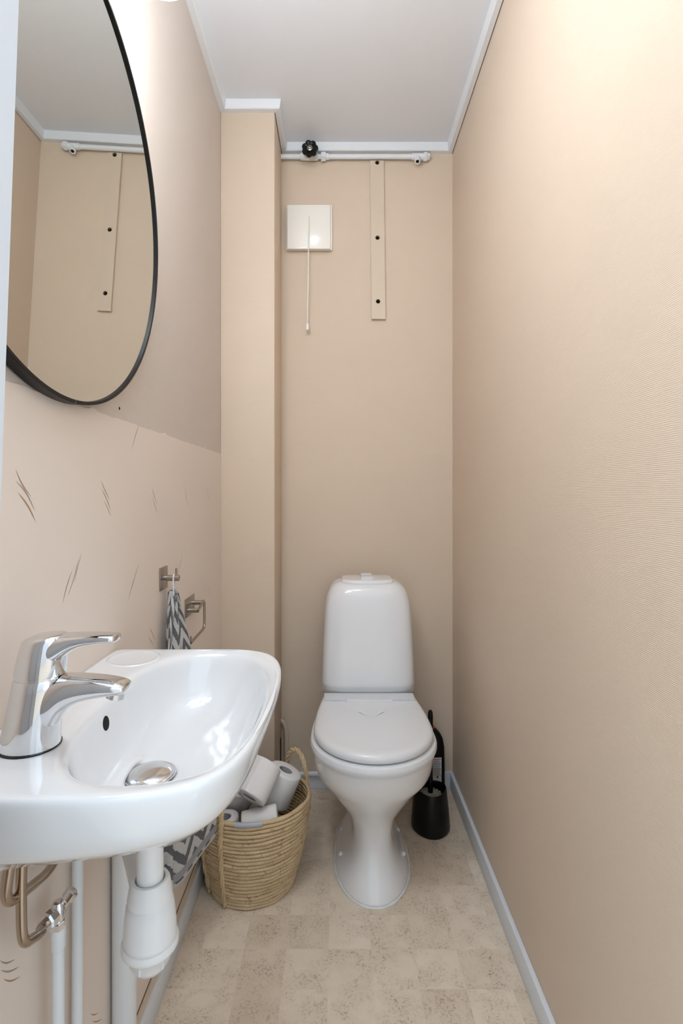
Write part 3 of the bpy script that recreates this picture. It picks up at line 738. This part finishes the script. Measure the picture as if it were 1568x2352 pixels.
for a0 in (math.radians(46), math.radians(226)):
    da = .30
    path = [on_wall(a0-da, 0.72, .009), on_wall(a0-da, .90, .009), on_wall(a0-da, 1.0, .009), on_wall(a0-da*.9, 1, .004)+Vector((0, 0, .042)), on_wall(a0-da*.55, 1, .002)+Vector((0, 0, .072)), on_wall(a0, 1, 0)+Vector((0, 0, .084)), on_wall(a0+da*.55, 1, .002)+Vector((0, 0, .072)), on_wall(a0+da*.9, 1, .004)+Vector((0, 0, .042)), on_wall(a0+da, 1.0, .009), on_wall(a0+da, .90, .009), on_wall(a0+da, .72, .009)]
    twist('handle', smooth_path(path, 7), .0042, .0040, 5, bas)
    for sg in (-1, 1):
        band = smooth_path([on_wall(a0+sg*da, q, .0075) for q in (.0, .15, .3, .45, .6, .75, .9, 1.0)], 4)
        twist('strap', band, .0036, .0035, 2, bas)
# ------------------------------------------------------------------ toilet rolls
def roll(name, base, axis, label, R=.053, H=.098, seam=None):
    e = empty(name, base); tag(e, label, 'toilet roll', 'toilet rolls in the basket')
    q = Vector((0, 0, 1)).rotation_difference(Vector(axis).normalized()); e.rotation_mode = 'QUATERNION'; e.rotation_quaternion = q
    lathe('paper', [(.0205, .003), (.022, .0), (R-.004, 0), (R-.001, .0015), (R, .006), (R, H-.006), (R-.001, H-.0015), (R-.004, H), (.022, H), (.0205, H-.003)], 'paper', e, 48, deg=60, cap=False)
    lathe('core', [(.0206, .002), (.0206, H-.002), (.0196, H-.002), (.0196, .002), (.0206, .002)], 'core', e, 32, deg=60, cap=False)
    if seam is not None:
        v, f = loft([[((R+d)*math.cos(seam+t), (R+d)*math.sin(seam+t), z) for t, d in ((0, .0016), (.02, .0016), (.5, .0002), (.5, -.002), (0, -.002))] for z in (.002, H*.5, H-.002)])
        mk('loose_end', v, f, 'paper', e, False)
    return e
B = BC
# axis runs from base to visible end
roll('toilet_roll', (-.249, 1.450, .279), Vector((.40, .65, .63)), 'toilet roll with a seam line, leaning on top in the middle of the basket', seam=-1.9, R=.048)
roll('toilet_roll', (-.196, 1.560, .205), Vector((.36, .08, .85)), 'toilet roll with open core on top, leaning under the basket handle', R=.050)
roll('toilet_roll', (-.264, 1.443, .196), Vector((.96, .14, .14)), 'plain toilet roll lying at the front rim of the basket', R=.044, H=.098)
roll('toilet_roll', (-.312, 1.588, .186), Vector((.20, -.40, .80)), 'toilet roll with core showing, half hidden behind the basin edge', R=.046)
roll('toilet_roll', (-.318, 1.476, .110), Vector((-.08, .05, 1)), 'toilet roll at the front left of the basket beside the handle', R=.042)
roll('toilet_roll', (-.235, 1.550, .085), Vector((.1, .05, .9)), 'shaded toilet roll upright below the leaning ones in the basket', R=.045)
pk = smooth_path([(-.300, 1.610, .246), (-.282, 1.618, .262), (-.268, 1.624, .256), (-.25, 1.622, .262), (-.236, 1.62, .25)], 5)
film = tube('plastic_wrapper', [p+Vector((0, 0, .003*math.sin(i*2.1))) for i, p in enumerate(pk)], [.008+.003*math.sin(i*1.3) for i in range(len(pk))], 'crate')
tag(film, 'crumpled grey plastic wrapper at the back of the basket', 'wrapper')

# ------------------------------------------------------------------ toilet brush
bx, by = .3085, 1.757
brs = empty('toilet_brush', (bx, by, 0)); tag(brs, 'black toilet brush standing in a black holder beside the toilet', 'toilet brush')
def rtri(r, z, k=.10, rot=-PI/2, n=48):
    return [(bx+r*(1+k*math.cos(3*(2*PI*i/n-rot)))*math.cos(2*PI*i/n), by+r*(1+k*math.cos(3*(2*PI*i/n-rot)))*math.sin(2*PI*i/n), z) for i in range(n)]
v, f = loft([rtri(.060, 0, .03), rtri(.064, .004, .03), rtri(.0645, .012, .03), rtri(.0605, .06, .05), rtri(.0555, .105, .08), rtri(.0525, .130, .09), rtri(.0505, .135, .09), rtri(.0475, .133, .09), rtri(.046, .10, .08), rtri(.046, .06, .05)], True, True)
ch(autosmooth(mk('holder', v, f, 'black'), 50), brs)
ch(tube('handle', [(bx-.002, by, .08), (bx-.001, by, .13), (bx-.001, by+.002, .22), (bx-.001, by+.004, .23), (bx, by+.008, .372), (bx, by+.009, .386), (bx, by+.009, .392)], [.0095, .0085, .007, .0078, .0088, .0075, .003], 'black'), brs)
hb = Vector((bx-.001, by, .120))
nb = 44
for lev in range(3):
    V = []; F = []
    for k in range(nb):
        a = 2*PI*k/nb+lev*.07; dz_ = -.012*lev; d = Vector((math.cos(a), math.sin(a), -.12-.1*lev+.05*math.sin(k*1.9))).normalized(); s = Vector((-math.sin(a), math.cos(a), 0))*.0013; u_ = Vector((0, 0, .0009))
        p0 = hb+Vector((0, 0, dz_))+d*.008; p1 = hb+Vector((0, 0, dz_))+d*(.036+.003*math.sin(k*2.7)); o = len(V)
        V += [p0-s-u_, p0+s-u_, p0+s+u_, p0-s+u_, p1-s-u_, p1+s-u_, p1+s+u_, p1-s+u_]
        F += [(o, o+1, o+2, o+3), (o+4, o+7, o+6, o+5), (o, o+4, o+5, o+1), (o+1, o+5, o+6, o+2), (o+2, o+6, o+7, o+3), (o+3, o+7, o+4, o)]
    q_ = ch(mk('bristles', V, F, 'bristle', None, False), brs); q_['kind'] = 'stuff'
# cleaner bottle
kx, ky = .354, 1.935
cb = empty('cleaner_bottle', (kx, ky, 0)); tag(cb, 'black cleaner bottle with a red cap behind the toilet brush', 'bottle')
def bsec(z, a, b, dx=0., e=3.): return ell((kx+dx, ky), a, b, z, 40, e)
v, f = loft([bsec(.0, .034, .021), bsec(.003, .0365, .0235), bsec(.02, .037, .024), bsec(.13, .036, .024), bsec(.19, .0345, .0235), bsec(.222, .0315, .0225, -.003), bsec(.240, .026, .020, -.007), bsec(.252, .019, .0175, -.012), bsec(.258, .0150, .0150, -.016, 2)])
ch(autosmooth(mk('flask', v, f, 'black'), 60), cb)
v, f = loft([bsec(.256, .0150, .0150, -.016, 2), bsec(.264, .0148, .0145, -.017, 2), bsec(.276, .0120, .012, -.022, 2), bsec(.288, .0085, .0085, -.028, 2), bsec(.291, .006, .006, -.0295, 2)])
ch(autosmooth(mk('cap', v, f, 'red'), 60), cb)
lbx0, lbx1, ly = kx-.022, kx+.0205, ky-.0247
lsheet = ch(box('label_sheet', (lbx0, ly-.0006, .018), (lbx1, ly+.004, .158), 'label'), cb)
def lab(x0, x1, z0_, z1_, m): ch(box('label_print', (x0, ly-.0011, z0_), (x1, ly-.0004, z1_), m), lsheet)
for k, m in enumerate(['print_red', 'print_red', 'print_grey', 'print_grey', 'print_grey', 'print_red', 'print_grey', 'print_grey', 'print_red']):
    lab(lbx0+.003, lbx1-.003-.004*(k % 3 == 1), .1535-k*.0066-.0032, .1535-k*.0066, m)
for k in range(9): lab(lbx0+.010, lbx1-.004, .044-k*.0027-.0013-(k % 2)*.0003, .044-k*.0027, 'black')
lab(lbx0+.010, lbx1-.004, .053, .0548, 'print_red')
for cxk in (-.002, .0125): ch(lathe('label_symbol', [(.0062, 0), (.0062, .0007), (.0032, .0007), (.0032, 0)], 'black', None, 20, ((kx+cxk, ly-.0004, .066), (0, -1, 0)), cap=False), lsheet)
ch(lathe('label_symbol', [(.0035, 0), (.0035, .0007), (0, .0007)], 'black', None, 6, ((kx+.006, ly-.0004, .0875), (0, -1, 0))), lsheet)
lab(lbx0+.006, lbx1-.002, .0925, .0932, 'black')
# pale bottle further left, mostly hidden
px_, py_ = .274, 1.945
pb = empty('pale_bottle', (px_, py_, 0)); tag(pb, 'pale translucent bottle mostly hidden between toilet and brush', 'bottle')
ch(lathe('flask', [(.026, 0), (.029, .003), (.030, .02), (.030, .17), (.024, .205), (.013, .225), (.012, .235)], 'clear', None, 32, ((px_, py_, 0), (0, 0, 1))), pb)
ch(lathe('cap', [(.014, .233), (.0145, .262), (.012, .268), (.006, .285), (0, .286)], 'clear', None, 24, ((px_, py_, 0), (0, 0, 1))), pb)

# ------------------------------------------------------------------ back wall fittings
ven = empty('air_vent', (-.113, YB, 2.14)); tag(ven, 'square cream plastic air vent with pull cord on the back wall', 'vent')
vx0, vx1 = (658-778)/601, (763-778)/601
def VZ(py): return EYE-(py-1135)/601
bfr = ch(box('base_frame', (vx0, YB-.012, VZ(577.5)), (vx1, YB, VZ(475)), 'vent', None, .002), ven)
ch(box('sliding_cover', (vx0+.005, YB-.026, 2.0455), (vx1-.007, YB-.013, 2.2125), 'vent', None, .003), ven)
ch(box('spacer', (vx0+.02, YB-.0135, VZ(560)), (vx1-.02, YB-.0115, VZ(490)), 'vent'), ven)
cxk = (708-778)/1202*1.962
ch(tube('pull_cord', [((709.5-778)/1202*1.968, YB-.0280, VZ(505)), ((709-778)/1202*1.966, YB-.034, VZ(540)), (cxk, YB-.036, VZ(575)), ((707-778)/1202*1.962, YB-.034, VZ(660)), ((705.5-778)/1202*1.965, YB-.032, 1.763)], .0021, 'vent', None, 8), ven)
ch(lathe('cord_knob', [(.0026, .0265), (.0058, .0225), (.0062, .0205), (.0062, .001), (.0055, 0), (0, 0)], 'vent', None, 20, (((705.5-778)/1202*1.965, YB-.032, 1.737), (0, 0, 1)), 30), ven)

# painted batten with three bolt holes
bat = empty('wall_batten', (.146, YB, 2.0)); tag(bat, 'narrow beige painted batten with dark bolt holes on the back wall', 'batten')
bz0, bz1 = VZ(735), 2.388
holes = [(.1455, VZ(378)), (.1468, VZ(549.5)), (.149, VZ(695))]
def bx_at(z):  # slight lean
    t = (bz1-z)/(bz1-bz0); return .1185+.0065*t, .1705+.0065*t
def batten_mesh():
    """front face pierced by three round holes, each with a tube wall down to the wallpaper"""
    th = .012; yf = YB-th; v = []; f = []; K = 24; R = .0078
    cuts = [bz1, VZ(465), VZ(625), bz0]
    def add(p): v.append(p); return len(v)-1
    for (hx, hz), za, zb in zip(holes, cuts[:-1], cuts[1:]):
        ring = []; out = []
        for k in range(K):
            a = 2*PI*k/K; ca, sa = math.cos(a), math.sin(a); xl, xr = bx_at(hz+R*sa)
            ring.append(add((hx+R*ca, yf, hz+R*sa)))
            ts_ = []
            if ca > 1e-6: ts_.append((xr-hx)/ca)
            if ca < -1e-6: ts_.append((xl-hx)/ca)
            if sa > 1e-6: ts_.append((za-hz)/sa)
            if sa < -1e-6: ts_.append((zb-hz)/sa)
            t = min(ts_); X, Z = hx+t*ca, hz+t*sa
            for _ in range(4):
                xl, xr = bx_at(Z); t2 = [q for q in ((xr-hx)/ca if ca > 1e-6 else None, (xl-hx)/ca if ca < -1e-6 else None, (za-hz)/sa if sa > 1e-6 else None, (zb-hz)/sa if sa < -1e-6 else None) if q is not None]
                t = min(t2); X, Z = hx+t*ca, hz+t*sa
            out.append(add((X, yf, Z)))
        inn_ = [add((v[i][0], YB-.0006, v[i][2])) for i in ring]
        cor = {}
        for k in range(K):
            k2 = (k+1) % K
            f.append((ring[k], out[k], out[k2], ring[k2])); f.append((ring[k], ring[k2], inn_[k2], inn_[k]))
            p, q = v[out[k]], v[out[k2]]
            if abs(p[0]-q[0]) > 1e-4 and abs(p[2]-q[2]) > 1e-4:
                zc = za if max(p[2], q[2]) > hz+ (za-hz)*.99 else zb
                xl, xr = bx_at(zc); xc = xr if max(p[0], q[0]) > hx else xl
                c = add((xc, yf, zc)); f.append((out[k], c, out[k2]))
    o = len(v)
    (a0, a1), (b0, b1) = bx_at(bz1), bx_at(bz0)
    for y in (yf, YB):
        for x, z in ((a0, bz1), (a1, bz1), (b1, bz0), (b0, bz0)): add((x, y, z))
    for i in range(4): f.append((o+i, o+(i+1) % 4, o+4+(i+1) % 4, o+4+i))
    return v, f
v, f = batten_mesh(); ch(mk('board', v, f, 'beige_paint', None, False), bat)
for hx, hz in holes:
    ch(lathe('bolt_hole', [(.0078, 0), (.0078, .0012), (0, .0012)], 'hole', None, 24, ((hx, YB-.0006, hz), (0, -1, 0))), bat)
    ch(lathe('hole_sleeve', [(.0078, .0005), (.0078, .0118)], 'hole', None, 24, ((hx, YB, hz), (0, -1, 0)), cap=False), bat)
    ch(lathe('hole_lip', [(.0076, .0115), (.0078, .0127), (.0088, .0130), (.0097, .0118)], 'lip', None, 28, ((hx, YB, hz), (0, -1, 0)), cap=False), bat)

# painted pipe with black valve wheel under the ceiling trim
zp_, yp_ = 2.3985, YB-.0175
pp = empty('ceiling_pipe', (.1, yp_, zp_)); tag(pp, 'white painted pipe under the ceiling trim on the back wall', 'pipe')
X = lambda px: (px-778)/1202*yp_
ch(tube('pipe', [(XC-.01, yp_, zp_), (X(700), yp_, zp_), (X(800), yp_, zp_), (X(965), yp_, zp_)], .0092, 'pipe'), pp)
def ringx(name, x0, x1, r, m='pipe', seg=24, parent=pp): return ch(lathe(name, [(r*.9, 0), (r, .0015), (r, x1-x0-.0015), (r*.9, x1-x0)], m, None, seg, ((x0, yp_, zp_), (1, 0, 0)), 30), parent)
ringx('coupling', X(690), X(700), .0125); ringx('valve_body', X(699), X(730), .0135); ringx('hex_nut', X(737), X(748), .0170, seg=6); ringx('coupling', X(748), X(756), .0115)
ringx('tee', X(945), X(975), .0120); ringx('hex_nut', X(972), X(981), .0165, seg=6); ringx('plug', X(981), X(986), .0115)
td = Vector((-.10, -.45, -.89)).normalized(); tb = Vector((X(959), yp_, zp_))
ch(lathe('tee_outlet', [(.0095, .004), (.0095, .018), (.0115, .019), (.0115, .030), (.0105, .031), (.0066, .031), (.0066, .02), (0, .02)], 'pipe', None, 24, (tb, td), 30), pp)
ch(lathe('outlet_hole', [(.0066, .0285), (.0066, .0292), (0, .0292)], 'hole', None, 20, (tb, td)), pp)
# hand wheel: seven-lobed star on a spindle towards the room
wc = Vector((X(714.5), yp_, zp_)); wd = Vector((-.05, -1, -.02)).normalized()
hw = empty('valve_wheel', wc); tag(hw, 'black star-shaped hand wheel on the pipe under the ceiling', 'valve wheel')
ch(lathe('spindle', [(.009, .012), (.009, .026), (.0055, .028), (.0055, .048)], 'pipe', None, 20, (wc, wd)), hw)
qw = Vector((0, 0, 1)).rotation_difference(wd)
def star(r, h, n=84, k=.15, lobes=7):
    return [wc + qw @ Vector((r*(1+k*abs(math.cos(lobes*PI*i/n))**.8*1.3-k)*math.cos(2*PI*i/n), r*(1+k*abs(math.cos(lobes*PI*i/n))**.8*1.3-k)*math.sin(2*PI*i/n), h)) for i in range(n)]
v, f = loft([star(.020, .040), star(.028, .040), star(.0295, .043), star(.0295, .050), star(.028, .053), star(.022, .0535), star(.017, .050), star(.010, .050, k=.0)])
ch(autosmooth(mk('wheel', v, f, 'black'), 50), hw)
ch(lathe('centre_nut', [(.010, .049), (.010, .053), (.0065, .0545), (.0060, .058), (.003, .059), (0, .059)], 'steel', None, 24, (wc, wd), 30), hw)

# heating pipe over the back baseboard, beige pipe in the corner beside the column
hpz = EYE-(1777-1135)/1202*1.978
hp2 = tube('floor_pipe', [(XC+.025, YB-.022, hpz), (0, YB-.022, hpz), (.10, YB-.022, hpz)], .0085, 'pipe')
tag(hp2, 'thin white pipe running along the back baseboard left of the toilet', 'pipe')
cp = empty('corner_pipe', (XC+.018, YB-.02, 0)); tag(cp, 'beige painted pipe rising in the corner beside the column', 'pipe')
ch(tube('pipe', smooth_path([(XC+.020, YB-.014, 0), (XC+.020, YB-.014, .12), (XC+.0195, YB-.014, .20), (XC+.015, YB-.014, .238), (XC+.004, YB-.014, .258), (XC-.01, YB-.014, .264)], 6), .0085, 'beige_paint'), cp)
nt = ch(box('wall_notch', (XC-.002, YB-.05, 0), (XC+.0012, YB-.024, .205), 'hole', None), cp)
